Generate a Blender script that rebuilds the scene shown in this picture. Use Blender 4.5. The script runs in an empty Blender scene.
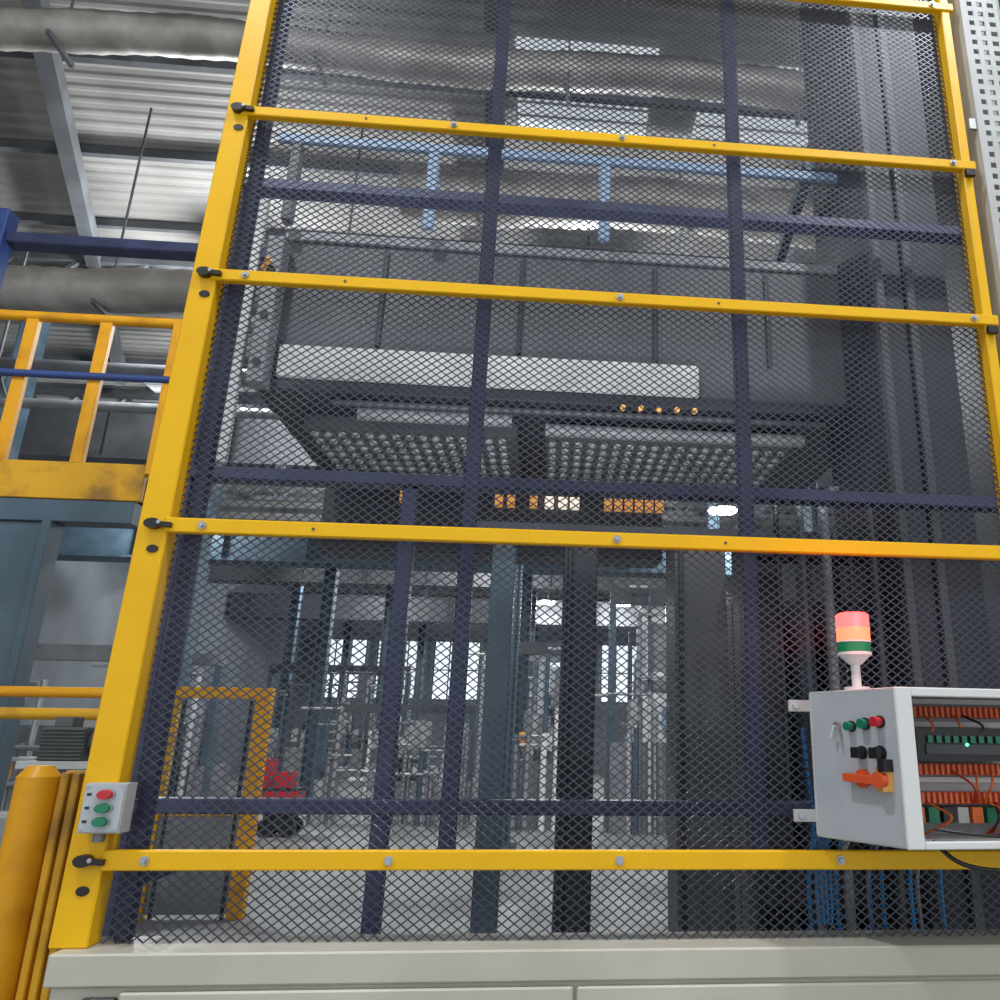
import bpy, math, random
from mathutils import Vector, Matrix
random.seed(7)
SC=bpy.context.scene
V=Vector

# ---------------------------------------------------------------- materials
def mat(name,col,rough=.5,metal=0.,col2=None,nscale=6.,bump=0.,emit=None,estr=0.,lo=.4,hi=.7,spec=.5):
    m=bpy.data.materials.new(name); m.use_nodes=True
    nt=m.node_tree; b=nt.nodes['Principled BSDF']
    b.inputs['Base Color'].default_value=(*col,1)
    b.inputs['Roughness'].default_value=rough
    b.inputs['Metallic'].default_value=metal
    b.inputs['Specular IOR Level'].default_value=spec
    if col2 is not None or bump:
        tc=nt.nodes.new('ShaderNodeTexCoord')
        n=nt.nodes.new('ShaderNodeTexNoise'); n.inputs['Scale'].default_value=nscale; n.inputs['Detail'].default_value=6
        nt.links.new(tc.outputs['Object'],n.inputs['Vector'])
        if col2 is not None:
            r=nt.nodes.new('ShaderNodeValToRGB')
            r.color_ramp.elements[0].position=lo; r.color_ramp.elements[0].color=(*col2,1)
            r.color_ramp.elements[1].position=hi; r.color_ramp.elements[1].color=(*col,1)
            nt.links.new(n.outputs['Fac'],r.inputs['Fac']); nt.links.new(r.outputs['Color'],b.inputs['Base Color'])
        if bump:
            bp=nt.nodes.new('ShaderNodeBump'); bp.inputs['Strength'].default_value=bump
            nt.links.new(n.outputs['Fac'],bp.inputs['Height']); nt.links.new(bp.outputs['Normal'],b.inputs['Normal'])
    if emit:
        b.inputs['Emission Color'].default_value=(*emit,1); b.inputs['Emission Strength'].default_value=estr
    return m

M={}
M['yellow']=mat('yellow_paint',(.90,.50,.004),.36,0,(.84,.455,.004),4,.0,lo=.28,hi=.5,spec=.3)
M['orange']=mat('orange_yellow_paint',(.82,.38,.012),.4,0,(.62,.26,.01),6,.03,lo=.3,hi=.5,spec=.3)
M['oldyel']=mat('worn_yellow_paint',(.72,.38,.02),.5,0,(.30,.16,.03),5,.05,lo=.3,hi=.5,spec=.3)
M['mesh']=mat('dark_coated_steel',(.055,.06,.085),.36,.3)
M['blue']=mat('navy_paint',(.05,.062,.145),.45,.1,(.035,.042,.10),7)
M['blue2']=mat('blue_paint',(.035,.085,.30),.5,0,(.03,.06,.2),5)
M['lblue']=mat('light_blue_paint',(.25,.36,.52),.5)
M['bgrey']=mat('blue_grey_paint',(.085,.135,.18),.5,0,(.05,.09,.12),3)
M['dark']=mat('dark_machine_paint',(.028,.031,.042),.5,.1,(.018,.02,.028),3)
M['dgrey']=mat('dark_grey_paint',(.095,.098,.105),.5,.1,(.065,.068,.075),2.5)
M['mgrey']=mat('mid_grey_paint',(.27,.28,.29),.5,.1,(.19,.20,.21),4)
M['lgrey']=mat('light_grey_paint',(.55,.56,.56),.5,0,(.45,.46,.46),5)
M['box']=mat('enclosure_paint',(.50,.54,.58),.4,0,(.45,.49,.53),12)
M['white']=mat('white_paint',(.76,.77,.76),.45)
M['cream']=mat('cream_paint',(.60,.58,.50),.45,0,(.52,.50,.42),4,.01)
M['steel']=mat('galvanised_steel',(.55,.56,.57),.35,.7,(.40,.41,.42),8)
M['duct']=mat('duct_foil',(.42,.40,.375),.45,.2,(.25,.235,.21),3,.3)
M['black']=mat('black_plastic',(.012,.012,.014),.35)
M['red']=mat('red_plastic',(.55,.02,.03),.3)
M['green']=mat('green_plastic',(.01,.20,.10),.3)
M['owire']=mat('orange_wire',(.75,.16,.03),.4)
M['rwire']=mat('red_wire',(.50,.04,.02),.4)
M['bwire']=mat('blue_wire',(.02,.22,.55),.4)
M['orred']=mat('orange_red_plastic',(.75,.10,.03),.4)
M['rlens']=mat('red_lens',(.6,.01,.02),.2,emit=(1,.075,.07),estr=4.0)
M['wlens']=mat('amber_lens',(.6,.08,.04),.2,emit=(1,.17,.08),estr=2.4)
M['glens']=mat('green_lens',(.01,.22,.08),.2,emit=(0,.25,.08),estr=.08)
M['lamp']=mat('lamp_diffuser',(1,1,1),.4,emit=(.95,.98,1),estr=22)
M['led']=mat('green_led',(0,1,.3),.4,emit=(.1,1,.4),estr=3)
M['skyl']=mat('skylight_sheet',(.7,.72,.74),.5,emit=(.85,.93,1),estr=.5)
M['window']=mat('window_glass',(.8,.85,.9),.3,emit=(.82,.92,1),estr=1.1)
M['roof']=mat('roof_sheet',(.38,.37,.35),.6,.0,(.24,.235,.22),.7)
M['wall']=mat('wall_sheet',(.26,.29,.32),.7,0,(.18,.20,.22),.5)
M['floor']=mat('concrete',(.37,.37,.36),.55,0,(.23,.235,.23),1.1,.05)
M['truss']=mat('truss_paint',(.14,.15,.165),.6,0,(.09,.095,.105),2)
M['motor']=mat('motor_grey_green',(.10,.11,.105),.5)
M['copper']=mat('amber_part',(.85,.42,.10),.4)
M['amberlit']=mat('amber_part_glow',(.85,.42,.10),.4,emit=(1,.45,.12),estr=.4)  # amber parts, no lamps; emission stands in for light falling on them
M['whitelit']=mat('white_part_glow',(.85,.85,.8),.4,emit=(1,.85,.7),estr=.8)  # white parts beside the amber ones, brightened by emission too

# ---------------------------------------------------------------- builder
class B:
    def __init__(s): s.v=[];s.f=[];s.m=[];s.sm=[];s.names=[]
    def mi(s,m):
        if m not in s.names: s.names.append(m)
        return s.names.index(m)
    def add(s,vs,fs,m,smooth=False):
        o=len(s.v); s.v+= [tuple(p) for p in vs]; k=s.mi(m)
        for f in fs:
            s.f.append([i+o for i in f]); s.m.append(k); s.sm.append(smooth and len(f)==4)
    def hexa(s,p,m):
        s.add(p,[(3,2,1,0),(4,5,6,7),(0,1,5,4),(1,2,6,5),(2,3,7,6),(3,0,4,7)],m)
    def box(s,x0,x1,y0,y1,z0,z1,m):
        s.hexa([(x0,y0,z0),(x1,y0,z0),(x1,y1,z0),(x0,y1,z0),(x0,y0,z1),(x1,y0,z1),(x1,y1,z1),(x0,y1,z1)],m)
    def beam(s,a,b,w,h,m,up=(0,0,1),caps=True):
        a=V(a);b=V(b);d=(b-a).normalized();u=V(up)
        if abs(d.dot(u))>.95:u=V((0,1,0))
        r=d.cross(u).normalized();u=r.cross(d)
        q=[]
        for e in (a,b):
            for i,j in((-1,-1),(1,-1),(1,1),(-1,1)): q.append(e+r*(w/2*i)+u*(h/2*j))
        fs=[(0,1,5,4),(1,2,6,5),(2,3,7,6),(3,0,4,7)]
        if caps: fs+=[(3,2,1,0),(4,5,6,7)]
        s.add(q,fs,m)
    def cyl(s,a,b,r,m,n=16,r2=None,cap=True,sx=1.):
        a=V(a);b=V(b);d=(b-a).normalized();u=V((0,0,1))
        if abs(d.dot(u))>.95:u=V((0,1,0))
        x=d.cross(u).normalized();y=x.cross(d);r2=r if r2 is None else r2
        q=[a+(x*math.cos(t*2*math.pi/n)*sx+y*math.sin(t*2*math.pi/n))*r for t in range(n)]+[b+(x*math.cos(t*2*math.pi/n)*sx+y*math.sin(t*2*math.pi/n))*r2 for t in range(n)]
        fs=[(i,(i+1)%n,n+(i+1)%n,n+i) for i in range(n)]
        s.add(q,fs,m,True)
        if cap: s.add(q[:n],[tuple(range(n-1,-1,-1))],m); s.add(q[n:],[tuple(range(n))],m)
    def pipe(s,pts,r,m,n=8):
        for a,b in zip(pts[:-1],pts[1:]): s.cyl(a,b,r,m,n)
    def cable(s,pts,r,m,steps=8,n=6):
        P=[V(p) for p in pts];P=[P[0]*2-P[1]]+P+[P[-1]*2-P[-2]];o=[]
        for i in range(1,len(P)-2):
            for k in range(steps):
                t=k/steps;a,b,c,d=P[i-1:i+3]
                o.append(.5*((2*b)+(c-a)*t+(2*a-5*b+4*c-d)*t*t+(3*b-a-3*c+d)*t**3))
        o.append(P[-2]); s.pipe(o,r,m,n)
    def prism(s,fp,z0,z1,m):
        n=len(fp);q=[(x,y,z0) for x,y in fp]+[(x,y,z1) for x,y in fp]
        s.add(q,[tuple(range(n-1,-1,-1)),tuple(range(n,2*n))]+[(i,(i+1)%n,n+(i+1)%n,n+i) for i in range(n)],m)
    def build(s,name,bevel=0,parent=None):
        mn=[min(v[i] for v in s.v) for i in range(3)];mx=[max(v[i] for v in s.v) for i in range(3)]
        c=V(((mn[0]+mx[0])/2,(mn[1]+mx[1])/2,mn[2]))
        me=bpy.data.meshes.new(name); me.from_pydata([tuple(V(v)-c) for v in s.v],[],s.f)
        for k in s.names: me.materials.append(M[k])
        me.polygons.foreach_set('material_index',s.m); me.polygons.foreach_set('use_smooth',s.sm); me.update()
        o=bpy.data.objects.new(name,me); o.location=c; SC.collection.objects.link(o)
        if bevel:
            bm=o.modifiers.new('bevel','BEVEL');bm.width=bevel;bm.segments=1;bm.limit_method='ANGLE';bm.angle_limit=math.radians(50)
        if parent: o.parent=parent; o.location=c-parent.location
        return o

# ================================================================= guard frame
ZA,ZB,ZC,ZD,ZE=3.985,3.330,2.772,2.055,1.285
HH={ZA:.016,ZB:.0165,ZC:.0175,ZD:.019,ZE:.021,4.6:.018}
guard=bpy.data.objects.new('machine_safety_guard',None); SC.collection.objects.link(guard)
b=B()
b.hexa([(-1.042,-.03,1.11),(-.962,-.03,1.11),(-.962,.03,1.11),(-1.042,.03,1.11),(-.983,-.03,4.75),(-.930,-.03,4.75),(-.930,.03,4.75),(-.983,.03,4.75)],'yellow')
b.box(1.270,1.300,-.03,.03,1.11,4.75,'yellow')
for z,h in HH.items():
    b.box(-.963,1.313,-.036,-.012,z-h,z+h,'yellow')
frame=b.build('yellow_frame',.003,guard)
b=B()
boltx=[-.87,-.34,.187,.717,1.235]
for z in (ZA,ZB,ZC,ZD,ZE):
    for i,x in enumerate(boltx):
        if z in (ZB,ZC,ZD) and i in(3,): continue
        if z in(ZC,ZD) and i==1: continue
        if z==ZB and i==0: continue
        if z!=ZE and i==2: x=.172
        b.cyl((x,-.036,z),(x,-.040,z),.0105,'steel',16)
        b.cyl((x,-.040,z),(x,-.047,z),.006,'steel',6)
    for x in (-.6,.46):
        if z!=ZE: b.cyl((x,-.036,z),(x,-.038,z),.004,'dgrey',8)
for z in (ZB,ZC,ZD,ZE):
    xc=-1.0+(z-1.11)*.014
    b.cyl((xc,-.030,z),(xc,-.048,z),.013,'black',20,sx=1.5)
    b.beam((xc,-.041,z),(xc+.045,-.041,z-.003),.015,.012,'black')
    b.cyl((xc+.018,-.048,z+.002),(xc+.018,-.053,z+.002),.005,'steel',10)
    b.cyl((xc+.006,-.030,z-.062),(xc+.006,-.033,z-.062),.010,'black',20,sx=1.4)
    b.box(1.268,1.298,-.05,-.036,z-.05,z-.028,'black')
b.build('bolts_and_latches',0,guard)
b=B()
def strands(x0,x1,z0,z1,px,pz,w,t,y):
    for sgn in (1,-1):
        k=-int((z1-z0)/pz)-1
        while k*px < (x1-x0):
            xs=x0+k*px; xa=max(x0,xs); za=z0+(xa-xs)*pz/px
            xb=x1; zb=z0+(xb-xs)*pz/px
            if zb>z1: zb=z1; xb=xs+(z1-z0)*px/pz
            if xb-xa>.004 and za<z1:
                n=max(1,round((xb-xa)/(px*3)))
                for i in range(n):
                    xi=xa+(xb-xa)*i/n; xj=xa+(xb-xa)*(i+1)/n; zi=za+(zb-za)*i/n; zj=za+(zb-za)*(i+1)/n
                    if sgn==-1: xi=x0+x1-xi; xj=x0+x1-xj
                    b.beam((xi,y+.0004*sgn,zi),(xj,y+.0004*sgn,zj),t,w,'mesh',caps=False)
            k+=1
strands(-.95,1.275,1.112,4.74,.0285,.0215,.0031,.0020,.008)
b.build('expanded_metal_mesh',0,guard)
b=B()
for x in (-.245,.60):
    b.box(x-.022,x+.022,.26,.30,1.262,4.75,'blue')
b.box(-.93,1.27,.255,.305,1.225,1.262,'blue')
for x in(-.93,1.235): b.box(x,x+.035,.03,.255,1.225,1.262,'blue')
b.box(-.935,-.905,.02,.06,1.112,4.75,'blue')
b.build('blue_stiffener_posts',.003,guard)

# ================================================================= blue inner frame
b=B()
b.box(-.59,-.53,1.0,1.06,.0,2.5,'blue'); b.box(-1.45,-1.39,1.0,1.06,0,3.9,'blue')
for z in (3.865,2.53,1.32):
    b.box(-1.46,2.11,.99,1.07,z-.025,z+.025,'blue')
b.box(2.02,2.1,1.0,1.06,0,3.9,'blue')
b.build('blue_inner_guard_frame',.004)

# ================================================================= press
b=B()
b.box(-1.5,1.6,1.5,1.53,4.52,4.575,'lblue')
for x in(-.69,.216): b.box(x-.03,x+.03,1.50,1.53,4.05,4.52,'lblue')
b.box(-1.42,-1.37,1.5,1.56,4.05,4.52,'dgrey'); b.box(1.54,1.6,1.5,1.56,4.0,4.52,'blue2')
b.beam((1.35,1.5,4.62),(1.55,3.5,4.62),.06,.08,'bgrey')
# crosshead
b.box(-1.42,1.64,1.62,3.0,3.215,4.04,'dgrey')
b.box(-1.46,1.68,1.60,3.02,3.16,3.215,'dark')
b.box(-1.36,.72,1.585,1.62,3.225,3.395,'lgrey')
b.box(-1.42,1.60,1.60,1.62,4.0,4.05,'mgrey')
b.box(1.55,1.62,1.57,1.62,3.25,3.97,'mgrey')
for x in(-.9,-.2,.5,1.1): b.box(x-.012,x+.012,1.605,1.62,3.42,3.97,'dark')
b.box(-1.64,-1.56,1.5,1.6,2.6,4.22,'mgrey'); b.box(-1.55,-1.5,1.52,1.56,2.75,4.22,'lgrey')
b.box(-1.46,-1.38,1.50,1.6,3.15,3.95,'mgrey')
for z in (2.85,3.1,3.35,3.6,3.85,4.1): b.cyl((-1.60,1.5,z),(-1.60,1.485,z),.02,'dark',8)
for z in(3.25,3.5,3.75): b.cyl((-1.42,1.5,z),(-1.42,1.485,z),.02,'dark',8)
b.cyl((-1.46,1.5,3.75),(-1.42,1.45,3.78),.015,'copper',10)
b.cyl((-.98,1.72,3.10),(-.22,1.72,3.10),.035,'mgrey',16); b.cyl((-.05,1.75,3.07),(1.3,1.75,3.07),.035,'mgrey',16)
b.cyl((-1.1,1.68,3.14),(1.4,1.68,3.14),.018,'dgrey',10)
for i in range(5):
    x=.33+i*.09; b.cyl((x,1.57,3.13),(x,1.55,3.13),.014,'copper',10)
for x0,x1 in((-1.3,-.2),(-.05,1.3)):
    b.box(x0,x1,1.9,2.9,3.09,3.16,'dgrey')
    nx=int((x1-x0)/.07)
    for i in range(nx):
        for j in range(9):
            b.cyl((x0+.04+i*.07,1.98+j*.105,3.09),(x0+.04+i*.07,1.98+j*.105,3.075),.022,'lgrey',6)
b.box(-1.5,.75,3.1,3.4,2.72,3.2,'dark')
for x in (-1.0,-.38,-.30,-.15,.35,.42,.49,.56,.63,.70):
    b.box(x,x+.05,3.03,3.1,3.04,3.20,'amberlit')
for x in (-.05,.04,.12): b.box(x,x+.06,3.02,3.1,3.04,3.20,'whitelit')
b.box(-.08,.2,3.0,3.02,3.115,3.13,'amberlit')
b.box(-1.5,.75,3.0,3.1,2.80,2.83,'mgrey')
# uprights
b.box(1.50,1.88,1.2,1.9,0,6.2,'dark'); b.box(1.66,1.70,1.17,1.2,0,6.2,'dgrey'); b.box(1.5,1.54,1.15,1.2,0,6.2,'dgrey')
b.box(2.35,2.85,1.6,2.2,0,6.4,'dark')
for x in(2.45,2.62): b.box(x,x+.05,1.56,1.6,0,6.4,'dark')
for x0,x1,m in((.07,.235,'dark'),(.62,.88,'dgrey'),(.98,1.14,'dark'),(1.24,1.32,'bgrey'),(1.38,1.47,'dark')):
    b.box(x0,x1,1.8,2.1,0,2.56,m); b.box(x0+.02,x0+.04,1.78,1.8,0,2.56,'dark')
b.box(-.30,-.18,2.0,2.12,0.6,2.56,'bgrey')
for i in range(9):
    x=1.0+i*.11; b.cyl((x,1.3,0),(x,1.3,2.6),.012+.006*(i%3),('black','dgrey','mgrey')[i%3],8)
b.box(.95,1.5,1.55,1.7,2.40,2.50,'dark'); b.box(.95,1.5,1.5,1.7,.9,1.05,'dark')
b.box(-.4,1.49,1.9,2.1,2.56,2.62,'dark')
b.box(1.0,1.49,2.2,2.4,0,2.3,'dark')
b.box(-1.75,1.49,1.9,3.0,0,.25,'dark')
b.build('hydraulic_press',.004)

b=B()  # added tube, out of view behind the blue beam, to light the platens
b.box(-1.1,1.2,1.08,1.13,2.545,2.56,'mgrey'); b.cyl((-1.05,1.10,2.575),(1.15,1.10,2.575),.010,'skyl',12)
for x in(-1.08,1.18): b.box(x-.02,x+.02,1.04,1.13,2.556,2.59,'mgrey')
wl=b.build('added_platen_light')

# ================================================================= right slotted tray
b=B()
x0,x1=1.345,1.475
for x in(x0,x0+.0365,x0+.073,x1-.016): b.box(x,x+.018,-.035,-.031,1.112,4.9,'lgrey')
z=1.12
while z<4.9:
    b.box(x0,x1,-.0345,-.0315,z,z+.022,'lgrey'); z+=.042
b.box(x0-.006,x0,-.035,.03,1.112,4.9,'lgrey'); b.box(x1,x1+.006,-.035,.03,1.112,4.9,'lgrey')
b.cable([(1.375,.0,1.2),(1.37,.01,3.3),(1.39,.0,4.9)],.014,'mgrey'); b.cable([(1.43,.0,1.2),(1.43,.01,3.3),(1.42,.0,4.9)],.012,'white')
for z in(2.6,3.5,4.3): b.box(1.314,1.345,-.03,-.02,z-.02,z+.02,'steel')
b.build('perforated_cable_tray')

# ================================================================= base cabinet
b=B()
b.box(-1.015,2.3,-.075,.09,1.047,1.11,'cream')
b.box(-1.005,2.3,-.06,.08,0.04,1.047,'cream')
for x0,x1 in((-.86,.085),(.093,1.09),(1.2,2.2)):
    b.box(x0,x1,-.075,-.06,.1,1.037,'cream')
for x in(-.9,1.13):
    b.box(x-.035,x+.035,-.078,-.06,.93,1.027,'black')
    for k in(-.02,.02): b.cyl((x+k,-.078,1.01),(x+k,-.084,1.01),.007,'steel',8)
b.box(-1.0,2.3,-.05,.07,0,.04,'black')
b.build('machine_base_cabinet',.004)

# ================================================================= push-button station
b=B()
cx=-.960
b.box(cx-.045,cx+.043,-.075,-.03,1.345,1.448,'lgrey')
b.box(cx-.042,cx+.040,-.079,-.075,1.348,1.445,'box')
for z,m in((1.425,'red'),(1.397,'green'),(1.369,'green')):
    b.cyl((cx+.004,-.079,z),(cx+.004,-.084,z),.013,'steel',24,sx=1.5)
    b.cyl((cx+.004,-.084,z),(cx+.004,-.094,z),.011,m,24,sx=1.5,r2=.0095)
    b.box(cx-.037,cx-.027,-.0795,-.079,z-.003,z+.003,'black')
for x in(-.037,.035):
    for z in(1.441,1.352): b.cyl((cx+x,-.079,z),(cx+x,-.081,z),.003,'steel',8)
b.cyl((cx-.01,-.05,1.345),(cx-.01,-.05,1.325),.012,'mgrey',12)
b.build('push_button_station',.003)

# ================================================================= control box
eb=bpy.data.objects.new('electrical_control_box',None); SC.collection.objects.link(eb)
b=B()
BL=V((.658,-.045));FLc=V((.775,-.28));FR=V((1.42,-.235));BR=V((1.42,-.045))
z0,z1=1.342,1.670
def wallp(p,q,t,za,zb,m):
    d=(q-p).normalized();n=V((-d.y,d.x))*t
    b.prism([(p.x,p.y),(q.x,q.y),(q.x+n.x,q.y+n.y),(p.x+n.x,p.y+n.y)],za,zb,m)
sd=(FLc-BL).normalized(); sn=V((sd.y,-sd.x))
if sn.x>0: sn=-sn
wallp(BL,FLc,.008,z0,z1,'box')
b.prism([tuple(BL),tuple(FLc),tuple(FR),tuple(BR)],z0-.004,z0+.004,'lgrey')
b.prism([tuple(BL),tuple(FLc),tuple(FR),tuple(BR)],z1-.004,z1+.004,'lgrey')
wallp(FR,BR,.008,z0,z1,'box')
b.prism([(BL.x,BL.y),(BL.x,BL.y-.008),(BR.x,BR.y-.008),(BR.x,BR.y)],z0,z1,'lgrey')
fd=(FR-FLc).normalized(); fn=V((fd.y,-fd.x))*.012
def fl(a,c,za,zb,m='white'):
    p=FLc+fd*a;q=FLc+fd*c
    b.prism([(p.x+fn.x,p.y+fn.y),(q.x+fn.x,q.y+fn.y),(q.x,q.y),(p.x,p.y)],za,zb,m)
fl(-.002,.038,z0-.004,z1+.004); fl(.038,.62,z1-.016,z1+.004); fl(.038,.62,z0-.004,z0+.012)
b.build('enclosure',.0025,eb)
b=B()
for z in (1.64,1.385):
    b.box(.605,.675,-.05,-.04,z-.014,z+.014,'lgrey'); b.cyl((.622,-.05,z),(.622,-.056,z),.007,'steel',10)
def sp(t,z,o=0): 
    p=BL.lerp(FLc,t)+sn*o; return (p.x,p.y,z)
def dev(t,z,r,l,m,base='black',rb=None):
    b.cyl(sp(t,z),sp(t,z,.006),rb or r*1.25,base,16)
    b.cyl(sp(t,z,.006),sp(t,z,.006+l),r,m,16)
dev(.52,1.590,.010,.016,'green'); dev(.68,1.595,.011,.016,'green'); dev(.84,1.599,.011,.02,'red')
dev(.62,1.532,.012,.010,'black'); dev(.82,1.532,.013,.010,'black')
for t in(.62,.82): b.beam(sp(t-.05,1.532,.022),sp(t+.05,1.532,.022),.012,.024,'black')
b.beam(sp(.90,1.506,.0),sp(.90,1.506,.03),.02,.026,'black')
b.cyl(sp(.62,1.476),sp(.62,1.476,.012),.020,'orred',24); b.beam(sp(.46,1.478,.02),sp(.82,1.474,.02),.016,.018,'orred')
b.beam(sp(.86,1.451,.001),sp(.86,1.503,.001),.035,.03,'copper'); b.cyl(sp(.86,1.476,.015),sp(.86,1.476,.034),.017,'orred',20)
b.cyl(sp(.36,1.592),sp(.36,1.592,.01),.009,'steel',12); b.beam(sp(.36,1.592,.014),sp(.32,1.562,.016),.014,.003,'white'); b.beam(sp(.39,1.587,.012),sp(.40,1.555,.014),.01,.003,'steel')
b.build('operators',.001,eb)
b=B()
yb=-.060
for z in (1.655,1.600,1.470,1.385): b.box(.80,1.40,yb-.006,yb,z-.006,z+.006,'white')
for z in (1.628,1.495,1.43):
    b.box(.82,1.40,yb-.04,yb,z-.013,z+.013,'rwire')
    x=.83
    while x<1.39:
        b.box(x,x+.006,yb-.046,yb-.04,z-.012,z+.012,'owire'); x+=.014
b.box(.88,1.12,yb-.09,yb,1.515,1.59,'black'); b.box(.90,1.10,yb-.095,yb-.09,1.53,1.552,'dgrey')
for k in range(9): b.box(.905+k*.021,.917+k*.021,yb-.097,yb-.095,1.556,1.572,'green')
b.cyl((1.0,yb-.095,1.552),(1.0,yb-.099,1.552),.0035,'led',8)
for i in range(15):
    x=.84+i*.036; b.box(x,x+.026,yb-.05,yb,1.375,1.41,('lgrey','owire','green','black')[i%4])
for i in range(34):
    x=.84+random.random()*.5; z=random.choice([1.62,1.49,1.42]); 
    b.cable([(x,yb-.05,z),(x+random.uniform(-.03,.03),yb-.085-random.random()*.03,z-.03),(x+random.uniform(-.05,.05),yb-.05,z-.07)],.003,random.choice(['owire','owire','rwire','black']),5,5)
b.box(.825,.85,-.2,-.16,1.45,1.52,'orred'); b.box(.825,.85,-.2,-.16,1.36,1.42,'owire')
b.cable([(.88,-.2,1.37),(.98,-.22,1.36),(1.12,-.22,1.355),(1.4,-.21,1.35)],.0035,'black'); 
b.build('din_rails_and_wiring',0,eb)
b=B()
b.cable([(.87,-.2,1.345),(.93,-.24,1.30),(1.1,-.27,1.29),(1.6,-.27,1.27)],.005,'black',8,8)
b.build('supply_cable',0,eb)
b=B()
for k in range(4): b.cable([(.68+.01*k,.03,1.35),(.68+.012*k,.04,1.2),(.69+.01*k,.06,1.13)],.004,'bwire')
for k in range(12):
    x=.86+.04*k+random.uniform(-.02,.02); b.cable([(x,.6,1.6),(x+.02,.6,1.3),(x-.03*(k%2),.62,1.1),(x+.03,.65,.5),(x,.7,.02)],.007,('bwire','mgrey','bwire','black')[k%4])
b.build('blue_cable_bundle')
# stack light
b=B()
cx,cy=.750,-.135
def ring(za,zb,r,m,r2=None): b.cyl((cx,cy,za),(cx,cy,zb),r,m,28,r2)
ring(1.674,1.682,.030,'white'); ring(1.682,1.735,.011,'white'); ring(1.735,1.757,.014,'white',.038); ring(1.757,1.764,.041,'white')
ring(1.764,1.788,.040,'glens'); ring(1.788,1.791,.041,'white'); ring(1.791,1.820,.040,'wlens'); ring(1.820,1.823,.041,'wlens'); ring(1.823,1.855,.040,'rlens'); ring(1.855,1.860,.040,'rlens',.033)
sl=b.build('stack_light',.001)
def light(name,kind,loc,energy,col,size=.1,parent=None,rot=None,sy=None):
    l=bpy.data.lights.new(name,kind);l.energy=energy;l.color=col
    if kind=='AREA':
        l.size=size
        if sy: l.shape='RECTANGLE'; l.size_y=sy
    else: l.shadow_soft_size=size
    o=bpy.data.objects.new(name,l);SC.collection.objects.link(o)
    if parent: o.parent=parent; o.location=V(loc)-parent.location
    else:o.location=loc
    if rot:o.rotation_euler=rot
    return o
light('beacon_glow','POINT',(cx-.0,cy-.07,1.84),1.2,(1,.06,.07),.03,sl)
light('platen_fill_light','AREA',(.05,1.11,2.60),14,(.95,.98,1),2.2,wl,(math.radians(150),0,0),.03)  # added fill aimed up at the press platens

# ================================================================= left: mezzanine platform
b=B()
Y=2.5
b.box(-9,-2.37,Y+.02,Y+.5,2.985,3.03,'dark')
b.box(-9,-2.33,Y-.02,Y+.02,2.82,3.04,'oldyel')
b.box(-9,-2.36,Y-.01,Y+.12,2.69,2.82,'bgrey')
b.cyl((-9,Y,3.957),(-2.27,Y,3.957),.032,'orange',14)
b.box(-2.33,-2.25,Y-.03,Y+.03,2.98,3.98,'orange')
x=-2.72
while x>-9: b.box(x-.035,x+.035,Y-.02,Y+.02,3.03,3.95,'orange'); x-=.42
b.cyl((-9,Y-.03,3.57),(-2.27,Y-.03,3.57),.022,'blue2',12)
b.box(-3.35,-2.80,Y+.01,Y+.12,0,2.69,'bgrey'); b.box(-2.82,-2.77,Y-.03,Y+.10,0,2.69,'bgrey'); b.box(-3.36,-3.31,Y-.03,Y+.14,0,2.69,'bgrey')
b.box(-6.5,-6.2,Y,Y+.2,0,2.69,'bgrey')
b.box(-9,-2.4,Y+.4,Y+.5,2.8,2.98,'dark')
b.build('mezzanine_platform',.004)
b=B()
b.box(-4.95,-4.60,4.0,4.15,0,5.75,'blue2')
b.box(-9,2.5,4.05,4.2,5.46,5.56,'blue')
b.box(2.5,2.7,4.0,4.3,0,5.75,'blue2')
b.build('blue_portal_frame',.01)
b=B()
b.cyl((-1.375,.4,0),(-1.375,.4,1.44),.052,'orange',28); b.cyl((-1.375,.4,1.44),(-1.375,.4,1.468),.052,'orange',28,.03)
for k in range(3): b.box(-1.315+.03*k,-1.295+.03*k,.39,.42,0,1.45,'oldyel')
b.box(-1.32,-1.235,.42,.44,0,1.455,'oldyel')
b.box(-1.46,-1.22,.32,.5,0,.02,'orange')
b.build('bollard_post',.003)
b=B()
b.cyl((-5,2.2,1.75),(-2.1,2.2,1.75),.026,'orange',12); b.cyl((-5,1.9,1.64),(-1.95,1.9,1.64),.026,'oldyel',12)
b.cyl((-2.15,2.2,0),(-2.15,2.2,1.75),.03,'orange',12); b.cyl((-1.98,1.9,0),(-1.98,1.9,1.64),.028,'oldyel',12); b.cyl((-4,2.2,0),(-4,2.2,1.75),.03,'orange',12)
b.build('yellow_floor_railing')
b=B()
b.box(-2.0,-1.83,1.46,1.60,1.45,1.58,'motor')
for k in range(9): b.box(-2.0,-1.83,1.445,1.615,1.455+.014*k,1.460+.014*k,'motor')
b.box(-1.97,-1.90,1.48,1.56,1.58,1.62,'motor')
b.cyl((-1.83,1.53,1.52),(-1.79,1.53,1.52),.05,'dgrey',20); b.cyl((-1.79,1.53,1.52),(-1.72,1.53,1.52),.018,'steel',12)
b.box(-2.05,-1.78,1.42,1.62,1.42,1.45,'lgrey')
b.box(-2.0,-1.9,1.44,1.56,.3,1.42,'lgrey'); b.box(-2.2,-1.7,1.3,1.7,0,.3,'dgrey'); b.box(-2.2,-1.7,1.35,1.65,.9,1.25,'mgrey')
b.build('electric_motor_unit',.003)

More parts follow.
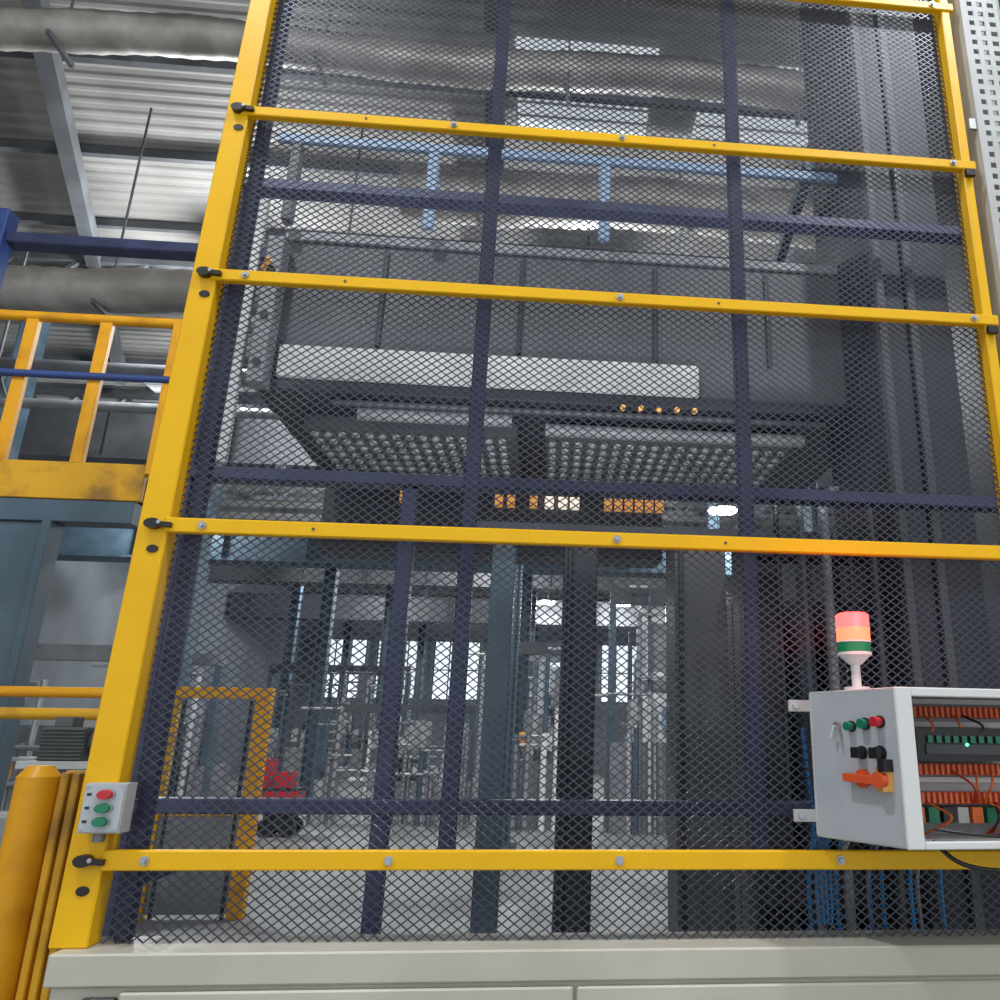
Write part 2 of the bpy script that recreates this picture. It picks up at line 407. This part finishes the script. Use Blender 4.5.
# ================================================================= ducts
def duct(name,xa,xb,y,z,r,m='duct'):
    b=B();n=24;vs=[];K=int((xb-xa)/.11)
    for i in range(K+1):
        rr=r*(1+.05*(i%2)+.03*math.sin(i*.7)); xx=xa+(xb-xa)*i/K
        for t in range(n):
            a=t*2*math.pi/n; vs.append((xx,y+rr*math.cos(a),z+.05*math.sin(xx*1.3)+rr*math.sin(a)))
    fs=[(i*n+t,i*n+(t+1)%n,(i+1)*n+(t+1)%n,(i+1)*n+t) for i in range(K) for t in range(n)]
    b.add(vs,fs,m,True)
    x=xa+1
    while x<xb: b.box(x-.02,x+.02,y-r*1.1,y+r*1.1,z-r*1.1-.05,z-r*1.1,'truss'); b.beam((x,y,z+r),(x,y,8.8),.02,.02,'truss'); x+=2.5
    return b.build(name)
duct('flexible_air_duct',-11,-1.0,6.2,6.30,.24)
duct('flexible_air_duct',-11,9,4.6,8.25,.19)
duct('flexible_air_duct',-2,9,6.5,8.1,.32)
b=B();b.cyl((-11,9,6.6),(9,9,6.6),.12,'truss',12);b.cyl((-11,9.4,6.2),(9,9.4,6.2),.08,'mgrey',12)
for x in(-8,-4,0,4,8): b.beam((x,9,6.6),(x,9,8.8),.03,.03,'truss'); b.beam((x,9.4,6.2),(x,9,6.6),.03,.03,'truss')
b.build('overhead_pipe')

# ================================================================= hall shell
b=B()
b.add([(-13,-6,0),(11,-6,0),(11,42,0),(-13,42,0)],[(0,1,2,3)],'floor'); b.build('floor')
b=B();vs=[];yy=-5.;n=0
while yy<42:
    for dy,dz in((0,0),(.04,.012),(.11,.012),(.15,0)):
        vs+= [(-13,yy+dy,9+dz),(11,yy+dy,9+dz)];n+=1
    yy+=.20
b.add(vs,[(2*i,2*i+1,2*i+3,2*i+2) for i in range(n-1)],'roof'); b.build('ceiling')
b=B()
for y in [i*1.6-4 for i in range(29)]: b.box(-13,11,y-.04,y+.04,8.86,8.99,'truss')
b.build('roof_purlin_set')
b=B()
b.beam((-4.3,1.8,8.7),(-9.1,14,8.7),.18,.24,'truss')
for x in(-1.5,3.0,7.0): b.beam((x+1.2,-3,8.65),(x-1.5,40,8.65),.22,.3,'truss')
for y in (3.2,9.5,15,21,27,33):
    b.box(-13,11,y-.09,y+.09,8.2,8.32,'truss'); b.box(-13,11,y-.06,y+.06,8.66,8.78,'truss')
    for i in range(24): 
        x=-13+i; b.beam((x,y,8.26),(x+.5,y,8.72),.06,.06,'truss'); b.beam((x+.5,y,8.72),(x+1,y,8.26),.06,.06,'truss')
b.build('roof_truss')
for i,(x0,x1,y0,y1) in enumerate([(-.6,1.0,4.9,6.2),(1.6,3.1,5.0,6.4),(3.6,4.8,5.0,6.2),(-9,-8,14,18),(-3,-2,12,16),(2,3,12,16)]):
    b=B(); b.box(x0,x1,y0,y1,8.94,8.99,'skyl')
    for q in range(1,6): yy=y0+(y1-y0)*q/6; b.box(x0,x1,yy-.012,yy+.012,8.92,8.94,'lgrey')
    b.build(f'window_{i+1}')
b=B(); b.box(-13.2,-13,-6,42,0,9,'wall'); b.build('wall_left')
b=B(); b.box(11,11.2,-6,42,0,9,'wall'); b.build('wall_right')
b=B(); b.box(-13,11,42,42.2,0,9.05,'wall'); b.build('wall_back')
k=7
for x in range(-12,10,3):
    b=B(); b.box(x,x+2.4,41.85,41.98,3.6,6.6,'window')
    for q in(0,.8,1.6,2.4): b.box(x+q-.03,x+q+.03,41.8,41.85,3.5,6.7,'truss')
    for z in(3.55,5.1,6.65): b.box(x-.03,x+2.43,41.79,41.84,z-.03,z+.03,'truss')
    b.build(f'window_{k}'); k+=1
for y,z,m in((12,6.3,'dgrey'),(17.6,5.7,'bgrey'),(24,6.4,'dgrey'),(31,6.2,'dgrey')):
    b=B(); b.box(-12.8,10.9,y,y+.5,z,z+.9,m); b.box(-12.8,10.9,y-.1,y+.6,z-.05,z,m); b.box(-12.8,10.9,y-.1,y+.6,z+.9,z+.95,m)
    for x in range(-12,11,2): b.box(x,x+.04,y-.08,y,z,z+.9,m)
    b.build('overhead_crane_girder')
for y in(11,19,27,35):
    for x in(-9,-5.7,-.6,4.5,8.5):
        b=B(); b.box(x-.12,x+.12,y-.02,y+.02,0.04,8.6,'bgrey'); b.box(x-.15,x-.12,y-.15,y+.15,0.04,8.6,'bgrey'); b.box(x+.12,x+.15,y-.15,y+.15,0.04,8.6,'bgrey'); b.box(x-.25,x+.25,y-.25,y+.25,0,.04,'bgrey')
        b.build('steel_building_column')

# ================================================================= background machines
def machine(x,y,w,h,seed):
    R=random.Random(seed); b=B(); J=lambda:R.random()*.04
    cols=['lgrey','mgrey','white','box','lgrey','mgrey']
    b.box(x,x+w,y,y+1.4,0,h*.35,R.choice(cols))
    n=3+int(w*2)
    for i in range(n):
        xx=x+R.random()*w*.85; ww=.12+R.random()*.4; zz=h*.35+R.random()*h*.6
        b.box(xx,xx+ww,y+.12+R.random()*.3,y+.9+J(),h*.3+J(),zz,R.choice(cols))
        b.box(xx+.03,xx+ww-.03,y+.03+J(),y+.1+J(),h*.3+J(),zz*.6+.2,R.choice(['dgrey','mgrey','white']))
    for i in range(int(6*w)):
        xx=x+R.random()*w; zz=h*(.4+.6*R.random()); y1=y-.2+R.random()*.15
        r=.025+.04*R.random()
        b.cyl((xx,y1,.0),(xx,y1,zz),r,R.choice(['steel','bgrey','white','mgrey','lgrey']),10)
        b.cyl((xx,y1-.1,zz-.05),(xx+R.uniform(-.8,.8),y1-.1,zz-.05),.03,R.choice(['steel','lgrey','mgrey']),10)
    b.box(x-.01,x+w+.01,y+.2,y+.4,h*.93,h,R.choice(['mgrey','dgrey'])); b.box(x-.02,x+.1,y+.21,y+.5,0,h*.93,'bgrey'); b.box(x+w-.1,x+w+.02,y+.21,y+.5,0,h*.93,'bgrey')
    for i in range(4): 
        xx=x+R.random()*w; b.box(xx,xx+.15,y-.05-J(),y-.001,h*.4,h*.5,R.choice(['mgrey','copper','lblue','white','white']))
    return b.build('assembly_line_machine',.0)
machine(-7.6,13,1.7,3.0,1); machine(-4.4,14.5,3.0,2.2,2); machine(-.9,13.5,1.5,3.4,3); machine(1.2,12.8,2.4,4.4,4); machine(4.2,14,3,4.0,5); machine(-8,22,4,3.6,6); machine(-2,23,3,4.2,8); machine(2.5,22,4,4.8,9); machine(-7.0,8,2.1,2.6,12)
b=B()
y=6.
b.box(-3.55,-3.45,y,y+.1,0,1.9,'oldyel'); b.box(-2.74,-2.60,y,y+.1,0,1.9,'orange'); b.box(-3.55,-2.60,y,y+.1,1.9,2.0,'orange'); b.box(-3.45,-2.74,y+.02,y+.08,.85,.92,'oldyel')
b.box(-3.41,-3.38,y+.02,y+.05,0,1.88,'dark'); b.box(-2.80,-2.77,y+.02,y+.05,0,1.88,'dark'); b.box(-3.45,-2.74,y+.03,y+.05,.04,.85,'mgrey')
b.build('yellow_access_gate',.004)
b=B(); X=-4.55
b.box(X,X+.55,12.2,12.7,.35,.7,'red'); b.box(X,X+.55,12.2,12.7,.7,.75,'dark'); b.box(X,X+.05,12.2,12.7,.75,1.2,'red')
b.box(X+.15,X+.42,12.3,12.6,.75,1.0,'red')
for x in(X+.1,X+.45): b.cyl((x,12.2,.14),(x,12.3,.14),.14,'black',16); b.cyl((x,12.6,.14),(x,12.7,.14),.14,'black',16)
b.box(X+.05,X+.5,12.25,12.65,.14,.35,'dark'); b.build('red_tool_cart')

# ================================================================= lamps
lamps=[(4.33,17,7.18),(6.09,8.0,6.30),(-.1,29,6.72),(2.9,29,6.72),(-5,9,7.9),(-9,17,7.5),(-2,21,7.5),(-7,27,7.5),(.4,8.3,7.1),(-2.5,-2,7.9),(3,-2.5,7.9)]  # the one behind the crosshead is added, out of view, to light the roof
for (x,y,z) in lamps:
    b=B(); b.cyl((x,y,z),(x,y,z+.05),.36 if y>12 else .25,'lamp',24); b.cyl((x,y,z+.05),(x,y,z+.2),.38 if y>12 else .27,'mgrey',24,.14); b.cyl((x,y,z+.2),(x,y,z+.42),.1,'dgrey',16); b.cyl((x,y,z+.42),(x,y,8.9),.012,'dgrey',8)
    o=b.build('high_bay_lamp')
    light('lamp_light','POINT',(x,y,z-.25),580 if y<0 else (300 if x>6 else 680),(.95,.98,1),.2,o)

# ================================================================= world
w=bpy.data.worlds.new('world');SC.world=w;w.use_nodes=True
bg=w.node_tree.nodes['Background'];bg.inputs[0].default_value=(.92,.96,1,1);bg.inputs[1].default_value=.92

# ================================================================= camera
cd=bpy.data.cameras.new('camera');co=bpy.data.objects.new('camera',cd);SC.collection.objects.link(co)
cd.sensor_width=36;cd.lens=36*.7901;cd.shift_x=-.119;cd.clip_start=.05;cd.clip_end=200
r=V((.99578,-.09117,.01147));d=V((.03758,.29001,-.9562));fw=V((.08386,.9526,.2922))
co.matrix_world=Matrix(((r.x,-d.x,-fw.x,0),(r.y,-d.y,-fw.y,-2.033),(r.z,-d.z,-fw.z,1.55),(0,0,0,1)))
SC.camera=co
SC.view_settings.view_transform='Standard'
